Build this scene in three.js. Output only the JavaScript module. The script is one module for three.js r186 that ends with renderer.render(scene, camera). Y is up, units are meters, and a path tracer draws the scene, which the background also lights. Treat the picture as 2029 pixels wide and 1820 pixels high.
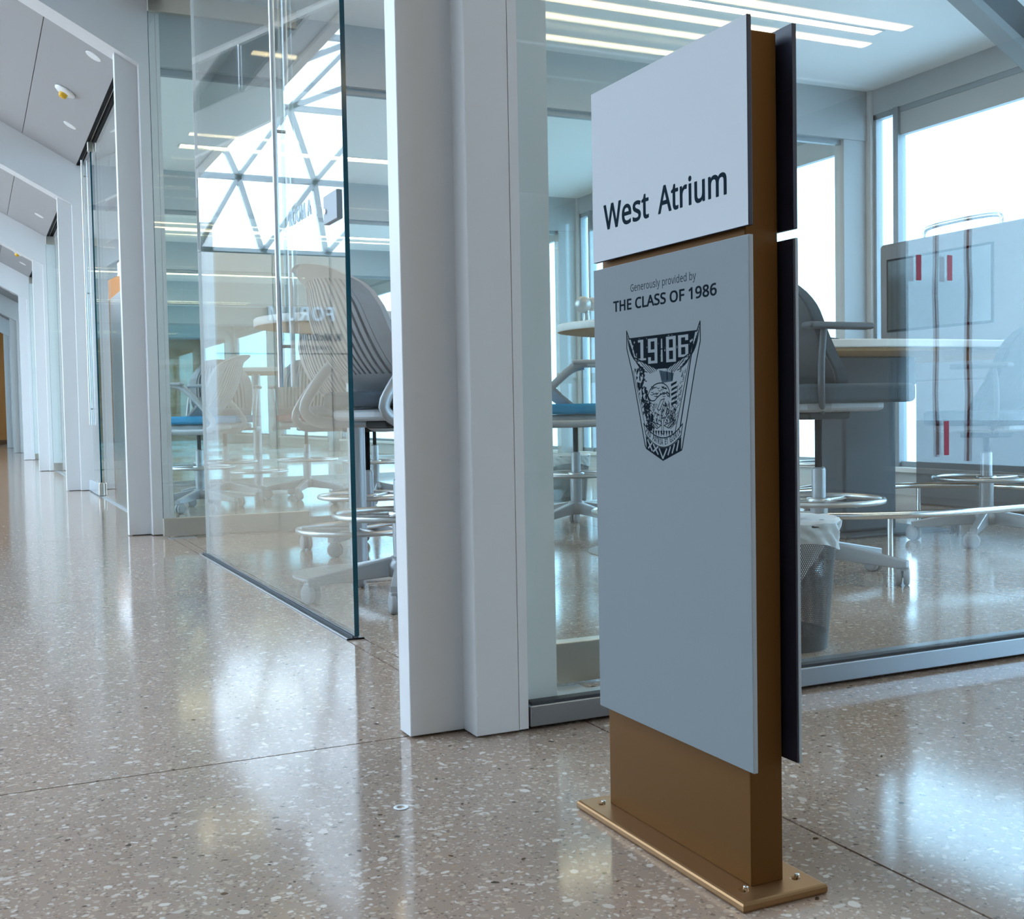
import * as THREE from 'three';
import { mergeGeometries } from 'three/addons/utils/BufferGeometryUtils.js';
import { RoundedBoxGeometry } from 'three/addons/geometries/RoundedBoxGeometry.js';
import { TextGeometry } from 'three/addons/geometries/TextGeometry.js';
import { FontLoader } from 'three/addons/loaders/FontLoader.js';
import { RectAreaLightUniformsLib } from 'three/addons/lights/RectAreaLightUniformsLib.js';

// ---------------------------------------------------------------- camera, sky, exposure
const scene = new THREE.Scene();
const R = Math.PI / 180;
const camera = new THREE.PerspectiveCamera(2 * Math.atan(910 / 2289) / R, 2029 / 1820, 0.05, 300);
camera.rotation.order = 'YXZ';
camera.rotation.set(-2.432 * R, -25.12 * R, -1.056 * R);
camera.position.set(0, 0.66, 0);
scene.add(camera);
const renderer = new THREE.WebGLRenderer();
renderer.toneMapping = THREE.LinearToneMapping;
renderer.toneMappingExposure = 1.0;
renderer.shadowMap.enabled = true;
RectAreaLightUniformsLib.init();
scene.background = new THREE.Color().setRGB(4.4, 5.6, 7.0);   // bright overcast sky

// ---------------------------------------------------------------- helpers
let seed = 1234567;
const rnd = () => { seed = (seed * 1664525 + 1013904223) >>> 0; return seed / 4294967296; };
const names = {};
const numbered = (n) => { const k = names[n] = (names[n] ?? -1) + 1; return k ? n + '_' + String(k).padStart(3, '0') : n; };
const lin = (r, g, b) => new THREE.Color().setRGB(r, g, b);
const std = (c, rough = 0.6, metal = 0, extra = {}) => new THREE.MeshStandardMaterial({ color: c, roughness: rough, metalness: metal, ...extra });
const place = (g, x, y, z, rx = 0, ry = 0, rz = 0) => { if (rz) g.rotateZ(rz); if (rx) g.rotateX(rx); if (ry) g.rotateY(ry); return g.translate(x, y, z); };
const box = (x0, x1, y0, y1, z0, z1) => new THREE.BoxGeometry(Math.abs(x1 - x0), Math.abs(y1 - y0), Math.abs(z1 - z0)).translate((x0 + x1) / 2, (y0 + y1) / 2, (z0 + z1) / 2);
const rbox = (x0, x1, y0, y1, z0, z1, r = 0.003) => new RoundedBoxGeometry(Math.abs(x1 - x0), Math.abs(y1 - y0), Math.abs(z1 - z0), 2, r).translate((x0 + x1) / 2, (y0 + y1) / 2, (z0 + z1) / 2);
const cyl = (r0, r1, y0, y1, n = 24) => new THREE.CylinderGeometry(r1, r0, y1 - y0, n).translate(0, (y0 + y1) / 2, 0);
const lathe = (pts, n = 48) => new THREE.LatheGeometry(pts.map(([r, y]) => new THREE.Vector2(r, y)), n);
const tube = (pts, r, seg = 32, n = 10, closed = false) => new THREE.TubeGeometry(new THREE.CatmullRomCurve3(pts.map((p) => new THREE.Vector3(...p)), closed, 'centripetal'), seg, r, n, closed);
const merge = (gs) => { const a = [].concat(gs).map((g) => { const h = g.index ? g.toNonIndexed() : g; for (const k of Object.keys(h.attributes)) if (!['position', 'normal', 'uv'].includes(k)) h.deleteAttribute(k); return h; }); return a.length > 1 ? mergeGeometries(a) : a[0]; };
function part(name, gs, m, parent, label) {
  const o = new THREE.Mesh(Array.isArray(gs) ? merge(gs) : gs, m);
  o.name = name; o.castShadow = o.receiveShadow = true;
  if (label) o.userData.label = label;
  parent.add(o); return o;
}
function tag(o, label, category, group) { o.userData.label = label; o.userData.category = category; if (group) o.userData.group = group; return o; }
function thing(name, label, category, [x, y, z] = [0, 0, 0], turn = 0, group) {
  const o = new THREE.Group(); o.name = numbered(name); o.position.set(x, y, z); o.rotation.y = turn; scene.add(o);
  return tag(o, label, category, group);
}
function solid(name, gs, m, label, category, group) { const o = part(numbered(name), gs, m, scene); return tag(o, label, category, group); }
function struct(name, label, category = 'structure') { const o = new THREE.Group(); o.name = name; scene.add(o); o.userData.kind = 'structure'; return tag(o, label, category); }
// two faces of a clear sheet, w along local x, h along y, standing on y = 0
function sheet(w, h, t = 0.012) {
  const a = new THREE.PlaneGeometry(w, h).translate(0, h / 2, t / 2), b = new THREE.PlaneGeometry(w, h).rotateY(Math.PI).translate(0, h / 2, -t / 2);
  return merge([a, b]);
}
const sheetX = (x, y0, y1, z0, z1, t = 0.012) => sheet(Math.abs(z1 - z0), y1 - y0, t).rotateY(Math.PI / 2).translate(x, y0, (z0 + z1) / 2);
const sheetZ = (z, y0, y1, x0, x1, t = 0.012) => sheet(Math.abs(x1 - x0), y1 - y0, t).translate((x0 + x1) / 2, y0, z);

// ---------------------------------------------------------------- materials
const canvas = (w, h) => { const c = document.createElement('canvas'); c.width = w; c.height = h; return c; };
const canvasMap = (c, repeat) => { const t = new THREE.CanvasTexture(c); t.colorSpace = THREE.SRGBColorSpace; t.magFilter = THREE.LinearFilter; t.anisotropy = 16; if (repeat) t.wrapS = t.wrapT = THREE.RepeatWrapping; return t; };

// polished terrazzo, 1.5 m to a repeat: matrix, fine crumbs, pale and dark marble chips
const TERRAZZO = 1.5;
function terrazzoCanvas() {
  const S = 2048, c = canvas(S, S), g = c.getContext('2d');
  g.fillStyle = '#a08f82'; g.fillRect(0, 0, S, S);
  const chip = (r, color) => {
    const x = rnd() * S, y = rnd() * S, n = 5 + Math.floor(rnd() * 4), a0 = rnd() * 6.28, el = 0.35 + rnd() * 0.5, pts = [];
    for (let i = 0; i < n; i++) { const a = i / n * 6.283, q = r * (0.7 + rnd() * 0.5); const u = Math.cos(a) * q, v = Math.sin(a) * q * el; pts.push([u * Math.cos(a0) - v * Math.sin(a0), u * Math.sin(a0) + v * Math.cos(a0)]); }
    g.fillStyle = color;
    for (const dx of [0, S, -S]) for (const dy of [0, S, -S]) {
      if (x + dx < -40 || x + dx > S + 40 || y + dy < -40 || y + dy > S + 40) continue;
      g.beginPath(); pts.forEach(([u, v], i) => (i ? g.lineTo(x + dx + u, y + dy + v) : g.moveTo(x + dx + u, y + dy + v))); g.closePath(); g.fill();
    }
  };
  const pick = (a) => a[Math.floor(rnd() * a.length)];
  for (let i = 0; i < 30000; i++) chip(2 + rnd() * 2.8, pick(['#b3a498', '#85766b', '#c2b6ab', '#a08a77', '#75675d', '#b8a796', '#93857b']));
  for (let i = 0; i < 9000; i++) chip(3 + rnd() * 3.4, pick(['#b8aa9e', '#8d7f74', '#c6bbb0', '#a08872', '#bfae9e', '#7c6e65']));
  for (let i = 0; i < 6200; i++) chip(4.5 + rnd() * 5, pick(['#c6bcb2', '#b4a89d', '#cec6bd', '#a6937f', '#988b81', '#bfae9c']));
  for (let i = 0; i < 1250; i++) chip(6 + rnd() * 8, pick(['#cdc5bc', '#c4bab0', '#d6d0c8', '#bdae9d', '#b1a498', '#a99a8c']));
  for (let i = 0; i < 230; i++) chip(4 + rnd() * 5.5, pick(['#4b3a29', '#3e332b', '#5c4833', '#54493f']));
  return c;
}
const M = {};
M.terrazzo = std(lin(0.95, 0.885, 0.84), 0.105, 0, { map: canvasMap(terrazzoCanvas(), true) });
M.joint = std('#4a3a2e', 0.7);
M.white = std(lin(0.70, 0.70, 0.70), 0.42);
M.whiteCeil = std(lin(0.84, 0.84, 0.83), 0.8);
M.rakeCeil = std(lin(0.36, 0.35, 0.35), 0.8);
M.plaster = std(lin(0.62, 0.62, 0.61), 0.85);
M.greyBulk = std(lin(0.44, 0.46, 0.47), 0.7);
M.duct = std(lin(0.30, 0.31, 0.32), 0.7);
M.slotDark = std(lin(0.07, 0.08, 0.09), 0.6);
M.black = new THREE.MeshPhysicalMaterial({ color: lin(0.012, 0.012, 0.014), roughness: 0.7, specularIntensity: 0.15 });
M.steel = std(lin(0.60, 0.60, 0.58), 0.26, 1);
M.satin = std(lin(0.58, 0.59, 0.60), 0.32, 0.9);
M.brushed = std(lin(0.55, 0.52, 0.46), 0.34, 1);
M.sillSteel = std(lin(0.33, 0.36, 0.39), 0.3, 0.9);
M.chrome = std(lin(0.78, 0.79, 0.8), 0.12, 1);
M.alu = std(lin(0.50, 0.52, 0.54), 0.4, 0.8);
M.frameGrey = std(lin(0.30, 0.33, 0.35), 0.5, 0.2);
M.glass = new THREE.MeshPhysicalMaterial({ color: lin(0.955, 0.985, 0.98), roughness: 0, metalness: 0, transmission: 1, thickness: 0, ior: 1.52 });
M.glassClear = new THREE.MeshPhysicalMaterial({ color: lin(0.97, 0.985, 0.985), roughness: 0, metalness: 0, transmission: 1, thickness: 0, ior: 1.5 });
M.glassTint = new THREE.MeshPhysicalMaterial({ color: lin(0.80, 0.925, 0.97), roughness: 0, metalness: 0, transmission: 1, thickness: 0, ior: 1.5 });
M.glassEdge = std(lin(0.0, 0.055, 0.085), 0.12);
M.tan = std('#b3a08a', 0.7);
M.wood = std('#a8692a', 0.55);
M.woodPale = std('#c9a878', 0.55);
M.bronze = new THREE.MeshPhysicalMaterial({ color: lin(0.13, 0.058, 0.014), roughness: 0.48, metalness: 0.4, specularIntensity: 0.25 });
M.bronzePlate = std(lin(0.34, 0.19, 0.085), 0.36, 0.8);
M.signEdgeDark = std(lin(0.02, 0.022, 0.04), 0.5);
M.signEdgePale = std(lin(0.36, 0.40, 0.43), 0.5);
M.shell = std(lin(0.38, 0.38, 0.395), 0.42);
M.silverPaint = std(lin(0.40, 0.41, 0.43), 0.36, 0.45);
M.fabricDark = std(lin(0.045, 0.055, 0.07), 0.95);
M.fabricSlate = std(lin(0.05, 0.066, 0.08), 0.95);
M.fabricBlue = std(lin(0.01, 0.27, 0.52), 0.9);
M.fabricRed = std(lin(0.30, 0.03, 0.03), 0.9);
M.casterGrey = std(lin(0.33, 0.33, 0.34), 0.5);
M.rubber = std(lin(0.03, 0.03, 0.035), 0.7);
M.tableWhite = std(lin(0.74, 0.73, 0.71), 0.4);
M.tableUnder = std('#b08d5c', 0.6);
M.slate = std(lin(0.075, 0.087, 0.10), 0.55);
M.totem = std(lin(0.13, 0.135, 0.15), 0.5);
M.screen = std(lin(0.008, 0.012, 0.015), 0.08);
M.tape = std(lin(0.36, 0.012, 0.045), 0.6);
M.tapePink = std(lin(0.50, 0.11, 0.17), 0.6);
M.plasticYellow = std(lin(0.75, 0.42, 0.01), 0.35);
M.plasticWhite = std(lin(0.78, 0.78, 0.77), 0.4);
M.bag = new THREE.MeshPhysicalMaterial({ color: lin(0.80, 0.81, 0.82), roughness: 0.55, transmission: 0.45, thickness: 0, side: THREE.DoubleSide });
M.letterPale = std(lin(0.62, 0.68, 0.70), 0.4, 0.3);
M.letterDark = std(lin(0.03, 0.03, 0.03), 0.6);
M.vinyl = new THREE.MeshPhysicalMaterial({ color: lin(0.55, 0.66, 0.72), roughness: 0.9, transmission: 0.5, thickness: 0 });
M.lamp = std(lin(0.9, 0.9, 0.9), 0.5, 0, { emissive: lin(1.0, 0.74, 0.42), emissiveIntensity: 5 });
M.ground = std(lin(0.72, 0.73, 0.74), 0.9);

// ---------------------------------------------------------------- layout
const BAY = 4.53, Z0 = -2.215;                       // portal frames stand at Z0 - BAY * k
const zf = (k) => Z0 - BAY * k;
const XF = 0.788, XB = 0.906, XC = 1.02, XW = 6.1;   // fin edge, jamb, room side, outside wall
const CEIL = 2.96, SLOPE = 0.55;
const ceilY = (x) => 2.93 + SLOPE * (0.98 - x);      // corridor ceiling rises towards the atrium
const XE = -0.85, KEND = 7;                           // corridor ceiling ends here
const ZEND = zf(KEND) + 0.05, ZBACK = zf(-2);

// ---------------------------------------------------------------- floor in slabs
{
  const f = struct('floor', 'polished terrazzo floor with thin joints', 'floor');
  part('bed', box(-10, 7, -0.16, -0.012, ZEND, ZBACK + 0.2), M.joint, f);
  const slab = (x0, x1, z0, z1) => {
    const e = 0.0022, g = box(x0 + e, x1 - e, -0.012, 0, z0 + e, z1 - e), p = g.attributes.position, uv = g.attributes.uv, ou = rnd(), ov = rnd();
    for (let i = 0; i < p.count; i++) uv.setXY(i, p.getX(i) / TERRAZZO + ou, p.getZ(i) / TERRAZZO + ov);
    part('slab', g, M.terrazzo, f);
  };
  const rowsOf = (a, b, step, first) => { const l = [b]; for (let z = first; z > a + 0.2; z -= step) l.push(z); l.push(a); return l; };
  const fill = (xs, zs) => { for (let i = 0; i + 1 < xs.length; i++) for (let j = 0; j + 1 < zs.length; j++) slab(xs[i], xs[i + 1], zs[j + 1], zs[j]); };
  fill([-10, -7.2, -5.0, -2.9, -0.85, 1.16, 3.17, 5.18, 6.1], [ZBACK + 0.2, 4.59, 2.315, 0.06, -2.205]);
  fill([-10, -7.2, -5.0, -2.9, -0.85, 0.974], rowsOf(ZEND, -2.205, 2.265, -4.43));
  fill([1.026, 3.17, 5.18, 6.1], rowsOf(ZEND, -2.205, 2.265, -2.53));
  for (const [a, b] of [[-3.229, -2.205], [zf(1), -5.62]]) slab(0.974, 1.026, a, b);
  part('threshold', box(0.974, 1.026, -0.012, -0.001, ZEND, zf(1)), M.alu, f);
}

// ---------------------------------------------------------------- portal frames
function portalFrame(k) {
  const z = zf(k); const o = thing('portal_frame', k === 0 ? 'white stepped column beside the sign and the open glass doorway' : k === 1 ? 'white portal frame with the parked glass leaf and its metal bottom rail beside it' : k === 2 ? 'white portal frame next to the glass door with long pull bars' : k < 0 ? 'white portal frame of the lounge bay' : 'white portal frame of the corridor, ' + ['fourth', 'fifth', 'sixth', 'seventh'][k - 3] + ' counted from the sign', 'column', [0, 0, z], 0, 'portal frames of the corridor');
  const prof = (x0, x1, yb, yTop, t) => {                          // upright plus raking header, cut from one plate
    const s = new THREE.Shape();
    s.moveTo(x1, 0.006); s.lineTo(x1, yTop); s.lineTo(XB, ceilY(XB) + 0.02); s.lineTo(XE, ceilY(XE) + 0.02); s.lineTo(XE, yb + SLOPE * (x0 - XE)); s.lineTo(x0, yb); s.lineTo(x0, 0.006);
    s.closePath();
    return new THREE.ExtrudeGeometry(s, { depth: t, bevelEnabled: true, bevelThickness: 0.0015, bevelSize: 0.0015, bevelSegments: 1 }).translate(0, 0, -t / 2);
  };
  part('fin', prof(XF, XB + 0.01, 2.664, ceilY(XB) + 0.02, 0.06), M.white, o);
  part('jamb', prof(XB, XC - 0.022, 2.593, 3.3, 0.19), M.white, o);
  part('corner_trim', [box(XC - 0.0205, XC, 0.006, 3.3, -0.095, 0.097)], M.white, o);
  part('base_plinth', [box(XF + 0.02, XB, 0, 0.006, -0.012, 0.012), box(XB + 0.02, XC - 0.02, 0, 0.006, -0.075, 0.075)], M.duct, o);
}
for (let k = -1; k <= 6; k++) portalFrame(k);

// ---------------------------------------------------------------- corridor ceiling
for (let k = -2; k < KEND; k++) {
  const c = struct(k === -2 ? 'ceiling' : 'ceiling_' + String(k + 2).padStart(3, '0'), 'raking white panelled ceiling of a corridor bay', 'ceiling');
  const za = zf(k) - 0.03, zb = zf(k + 1) + 0.03;
  const strip = (x0, x1, m, lift = 0) => {
    const s = new THREE.Shape(); s.moveTo(x0, ceilY(x0) + lift); s.lineTo(x1, ceilY(x1) + lift); s.lineTo(x1, ceilY(x1) + 0.05 + lift); s.lineTo(x0, ceilY(x0) + 0.05 + lift);
    return part('panel', new THREE.ExtrudeGeometry(s, { depth: za - zb, bevelEnabled: false }).translate(0, 0, zb), m, c);
  };
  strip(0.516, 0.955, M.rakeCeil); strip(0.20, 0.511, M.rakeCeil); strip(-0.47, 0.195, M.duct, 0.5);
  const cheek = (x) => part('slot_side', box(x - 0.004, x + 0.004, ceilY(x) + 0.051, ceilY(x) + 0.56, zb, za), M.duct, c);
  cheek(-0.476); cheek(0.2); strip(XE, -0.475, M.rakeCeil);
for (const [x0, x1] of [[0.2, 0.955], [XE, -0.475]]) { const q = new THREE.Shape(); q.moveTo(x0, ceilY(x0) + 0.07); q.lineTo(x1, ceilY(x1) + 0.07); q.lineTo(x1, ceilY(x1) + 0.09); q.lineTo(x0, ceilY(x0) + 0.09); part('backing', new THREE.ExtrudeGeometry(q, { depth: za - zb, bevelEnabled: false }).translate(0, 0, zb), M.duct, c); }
}
solid('edge_beam', [box(XE - 0.12, XE - 0.002, ceilY(XE) - 0.02, ceilY(XE) + 0.4, ZEND, ZBACK)], M.white, 'long white beam along the upper edge of the raking ceiling', 'beam');

// ceiling fittings: flush plates, detectors with yellow caps
for (let k = 0; k < 5; k++) {
  const tilt = -Math.atan(SLOPE);
  for (const dz of [1.32, 3.27]) {
    const x = 0.818, o = solid('ceiling_plate', [place(lathe([[0, -0.004], [0.05, -0.004], [0.055, 0], [0.055, 0.004]], 32), 0, 0, 0)], M.plasticWhite, `round white cover plate in the ${['first', 'second', 'third', 'fourth', 'fifth'][k]} ceiling bay from the sign, at its ${dz < 2 ? 'near' : 'far'} end`, 'cover plate', 'round cover plates in the corridor ceiling');
    o.position.set(x, ceilY(x) - 0.001, zf(k) - dz); o.rotation.z = tilt;
  }
  if (k % 2) {
    const x = 0.726, o = thing('smoke_detector', k === 1 ? 'white ceiling detector with yellow cap between two round cover plates' : 'small white ceiling detector with yellow cap far down the corridor', 'detector', [x, ceilY(x), zf(k) - 2.42]);
    o.rotation.z = tilt;
    part('base', lathe([[0.001, -0.03], [0.05, -0.028], [0.075, -0.015], [0.08, 0], [0.05, 0.002]], 40), M.plasticWhite, o);
    part('cap', lathe([[0.0, -0.062], [0.022, -0.06], [0.03, -0.05], [0.032, -0.03], [0.034, -0.026]], 28), M.plasticYellow, o, 'yellow cap');
  }
}

// ---------------------------------------------------------------- outside wall on the right, with windows
{
  const w = struct('wall_right', 'grey outside wall with tall windows', 'wall');
  part('spandrel', [box(XW, XW + 0.1, 0, 0.17, ZEND, ZBACK)], M.plaster, w);
  part('head', [box(XW, XW + 0.1, 2.78, 3.6, ZEND, ZBACK)], M.greyBulk, w);
  for (let k = -2; k <= KEND; k++) part('pier', box(XW - 0.02, XW + 0.1, 0, 3.0, zf(k) - 0.1, zf(k) + 0.1), M.plaster, w);
  part('added_infill', box(XW, XW + 0.1, 0.17, 2.78, zf(-1) + 0.1, zf(-2) - 0.1), M.plaster, w);  // unseen bay behind the camera, closed to cut window light on near faces
  for (let k = -1; k < KEND; k++) {
    const a = zf(k) - 0.1, b = zf(k + 1) + 0.1, o = struct('window_' + (k + 3), 'tall window with slim grey frame', 'window');
    const m1 = zf(k + 1) + 0.345, m0 = zf(k) - 0.195, X0 = XW + 0.005, X1 = XW + 0.06;
    part('sill', rbox(XW - 0.06, XW + 0.1, 0.165, 0.20, b, a), M.plasticWhite, o);
    part('frame', [box(X0, X1, 0.2, 0.24, b, a), box(X0, X1, 2.74, 2.78, b, a), box(X0, X1, 0.2, 2.78, b, b + 0.03), box(X0, X1, 0.2, 2.78, a - 0.03, a), box(X0 - 0.02, X1, 0.2, 2.78, m1 - 0.025, m1 + 0.025), box(X0 - 0.02, X1, 0.2, 2.78, m0 - 0.02, m0 + 0.02)], M.frameGrey, o);
    part('transom_panel', box(XW + 0.01, X1, 2.58, 2.78, m1, m0), M.greyBulk, o);
    part('pane', sheetX(XW + 0.03, 0.24, 2.74, b + 0.03, m1 - 0.025), M.glassTint, o);
    part('pane', sheetX(XW + 0.03, 0.24, 2.58, m1 + 0.025, m0 - 0.02), M.glassTint, o);
  }
  const g = struct('ground_outside', 'pale paved ground outside the windows', 'ground');
  part('paving', box(XW + 0.29, 40, -0.4, -0.15, -60, 40), M.ground, g);
}

// ---------------------------------------------------------------- rooms: ceilings, light strips, glass partitions
function lightStrip(x0, x1, z, label, power = 16) {
  const o = thing('ceiling_light', label, 'light', [0, CEIL, z], 0, 'recessed light strips');
  part('trim', [box(x0 - 0.012, x1 + 0.012, -0.004, 0.0, -0.052, -0.04), box(x0 - 0.012, x1 + 0.012, -0.004, 0, 0.04, 0.052), box(x0 - 0.012, x0, -0.004, 0, -0.04, 0.04), box(x1, x1 + 0.012, -0.004, 0, -0.04, 0.04)], M.plasticWhite, o);
  part('diffuser_lamp', box(x0, x1, -0.002, 0, -0.04, 0.04), M.lamp, o);
  const l = new THREE.RectAreaLight(lin(1.0, 0.74, 0.42), power, x1 - x0, 0.08);
  l.position.set((x0 + x1) / 2, -0.01, 0); l.rotation.x = -Math.PI / 2; o.add(l);
}
for (let k = -2; k < KEND; k++) {
  const c = struct('ceiling_' + String(k + 12).padStart(3, '0'), 'flat white ceiling of a room bay', 'ceiling');
  part('board', box(0.96, XW, CEIL, CEIL + 0.06, zf(k + 1) + 0.02, zf(k) - 0.02), M.whiteCeil, c);
  if (k === -1) for (const z of [1.19, 1.54]) lightStrip(1.7, 5.29, z, z < 1.3 ? 'warm light strip in the lounge ceiling, nearer the glass wall' : 'warm light strip in the lounge ceiling, farther from the glass wall', 19);
  if (k === 0) { lightStrip(1.7, 5.19, zf(0) - 3.39, 'warm light strip in the first room ceiling, nearer the glass partition'); lightStrip(1.7, 5.19, zf(0) - 1.1, 'warm light strip in the first room ceiling, nearer the front glass wall'); }
  if (k > 0 && k < 5) for (const d of [1.1, 3.39]) lightStrip(1.7, 5.19, zf(k) - d, `warm light strip in the ${['', 'second', 'third', 'fourth', 'fifth'][k]} room ceiling, at its ${d < 2 ? 'near' : 'far'} end`);
}
for (let k = 1; k < KEND; k++) {
  const z = zf(k), o = struct('wall_partition_' + k, 'glass partition between two rooms', 'wall');
  part('bulkhead', [box(1.0, XW, 2.6, CEIL, z - 0.06, z + 0.06)], M.greyBulk, o);
  part('end_panel', [box(5.87, 6.09, 0, 2.6, z - 0.05, z + 0.05)], M.greyBulk, o);
  part('head_channel', [box(1.0, 5.87, 2.565, 2.6, z - 0.02, z + 0.02)], M.frameGrey, o);
  part('base_rail', [box(1.02, 5.87, 0.0, 0.05, z - 0.025, z + 0.025)], M.steel, o);
  for (const [a, b] of [[1.03, 2.62], [2.63, 4.24], [4.25, 5.86]]) part('pane', sheetZ(z, 0.05, 2.57, a, b), M.glass, o);
}
{
  const e = struct('wall_end', 'tan wooden wall closing the far end of the corridor', 'wall');
  part('panel', box(-2, XW, 0, 4.6, ZEND - 0.2, ZEND), M.wood, e);
  part('baseboard', box(-2, 0.95, 0, 0.12, ZEND, ZEND + 0.02), std('#5a3512', 0.6), e);
  const b = struct('wall_back', 'pale wall behind the viewer', 'wall');
  part('panel', box(-10, XW, 0, 9.4, ZBACK + 0.02, ZBACK + 0.2), M.plaster, b);
}

// ---------------------------------------------------------------- front glass wall and its sill
{
  const o = struct('window_20', 'front glass wall of the room with low metal sill', 'window');
  part('sill_rail', [rbox(XC + 0.004, 6.08, 0.008, 0.052, -2.20, -2.116, 0.003)], M.sillSteel, o);
  part('sill_foot', box(XC + 0.004, 6.08, 0, 0.008, -2.19, -2.145), M.rubber, o);
  part('gasket', box(1.03, 6.08, 0.052, 0.058, -2.147, -2.121), M.rubber, o, 'black rubber glazing gasket');
  part('pane', sheetZ(-2.134, 0.058, CEIL, 1.024, 3.28), M.glass, o);
  part('pane', sheetZ(-2.134, 0.058, CEIL, 3.29, 6.08), M.glass, o);
  part('side_panel', box(1.022, 1.104, 0.052, CEIL, -2.29, -2.152), M.white, o);
}

// ---------------------------------------------------------------- glass along the corridor
function pullBar(parent, z, y0, y1, gx) {
  for (const s of [-1, 1]) part('pull_bar', [cyl(0.0095, 0.0095, y0, y1, 16).translate(gx + s * 0.022, 0, z)], M.satin, parent);
  part('bar_fixing', [y0 + 0.14, (y0 + y1) / 2, y1 - 0.14].map((y) => cyl(0.006, 0.006, -0.022, 0.022, 12).rotateZ(Math.PI / 2).translate(gx, y, z)), M.steel, parent);
}
const font = await new FontLoader().loadAsync('fonts/droid/droid_sans_regular.typeface.json');
const fontB = await new FontLoader().loadAsync('fonts/droid/droid_sans_bold.typeface.json');
{
  // door_1: large clear leaf by the open doorway
  const o = struct('door_1', 'large clear glass door leaf with teal edge beside the open doorway', 'door');
  const za = -3.22, zb = -5.53, gx = 1.0;
  part('pane', sheetX(gx, 0.012, 2.93, zb, za, 0.014), M.glass, o);
  part('glass_edge', box(gx - 0.007, gx + 0.007, 0.012, 2.93, za, za + 0.002), M.glassEdge, o, 'dark teal polished glass edge');
  part('glass_edge', box(gx - 0.007, gx + 0.007, 0.012, 2.93, zb - 0.002, zb), M.plasticWhite, o);
  pullBar(o, -3.95, 0.755, 2.5, gx);
  part('lock', [rbox(gx - 0.016, gx + 0.016, 1.225, 1.31, -3.40, -3.262, 0.003)], M.frameGrey, o);
  part('keyhole', [cyl(0.008, 0.008, 0, 0.004, 16).rotateZ(Math.PI / 2).translate(gx - 0.016, 1.262, -3.375)], M.chrome, o);
  const t = new TextGeometry('ROOM A', { font: fontB, size: 0.05, depth: 0.0006, curveSegments: 4 }).rotateY(-Math.PI / 2).translate(gx - 0.0082, 1.285, -3.84);
  part('lettering', t, M.vinyl, o, 'pale frosted lettering reading ROOM A');
  const tr = struct('trim_1', 'metal floor track under the glass door leaf', 'floor track');
  part('track', [box(0.974, 0.978, 0, 0.004, -5.62, -3.235), box(1.016, 1.026, 0, 0.003, -5.62, -3.235)], M.alu, tr);
  part('groove', box(0.978, 1.016, -0.012, -0.010, -5.62, -3.235), M.frameGrey, tr);
  part('brush_seal', [box(0.991, 0.994, 0, 0.010, -5.62, -3.235), box(1.006, 1.009, 0, 0.010, -5.62, -3.235)], M.slotDark, tr);
  part('end_cap', box(0.974, 1.026, 0, 0.004, -3.235, -3.229), M.black, tr);
}
let doorNo = 2;
function parkedLeaf(z, x0, x1, label) {
  const o = struct('door_' + doorNo++, label, 'door');
  part('pane', sheetZ(z, 0.105, 2.83, x0, x1), M.glass, o);
  part('bottom_rail', rbox(x0, x1, 0.008, 0.106, z - 0.02, z + 0.02, 0.003), M.brushed, o, 'brushed metal bottom rail');
  part('top_rail', rbox(x0, x1, 2.83, 2.93, z - 0.02, z + 0.02, 0.003), M.brushed, o, 'brushed metal top rail');
  part('glass_edge', [box(x0, x0 + 0.002, 0.106, 2.83, z - 0.006, z + 0.006)], M.glassEdge, o);
  part('floor_plate', box(x0 + 0.02, x0 + 0.16, 0, 0.002, z + 0.02, z + 0.11), M.alu, o);
}
parkedLeaf(zf(1) + 0.245, 0.939, 1.748, 'parked glass leaf with brushed metal bottom rail beside the second portal frame');
parkedLeaf(-2.44, 1.14, 1.93, 'parked glass leaf with metal rails just behind the front glass wall');
parkedLeaf(zf(3) + 0.245, 0.939, 1.748, 'parked glass leaf by a portal frame down the corridor');
parkedLeaf(zf(4) + 0.245, 0.939, 1.748, 'parked glass leaf by a portal frame far down the corridor');
for (let k = 1; k < KEND; k++) {
  const a = zf(k) - 0.11, b = zf(k + 1) + 0.11, gx = 1.0;
  const o = struct('window_' + (20 + k), 'clear fixed glass beside the corridor', 'window');
  part('pane', sheetX(gx, 0.012, 2.93, k === 1 ? -10.06 : b, a, 0.012), M.glass, o);
  const tr = struct('trim_' + (1 + k), 'floor and head track of the corridor glazing', 'track');
  part('floor_track', [box(0.985, 1.015, 0, 0.005, b, a)], M.frameGrey, tr);
  part('head_track', [box(0.955, 0.985, 2.94, 3.0, b - 0.08, a + 0.08), box(1.0, 1.03, 2.93, 2.96, b - 0.08, a + 0.08)], M.black, tr);
}
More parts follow.
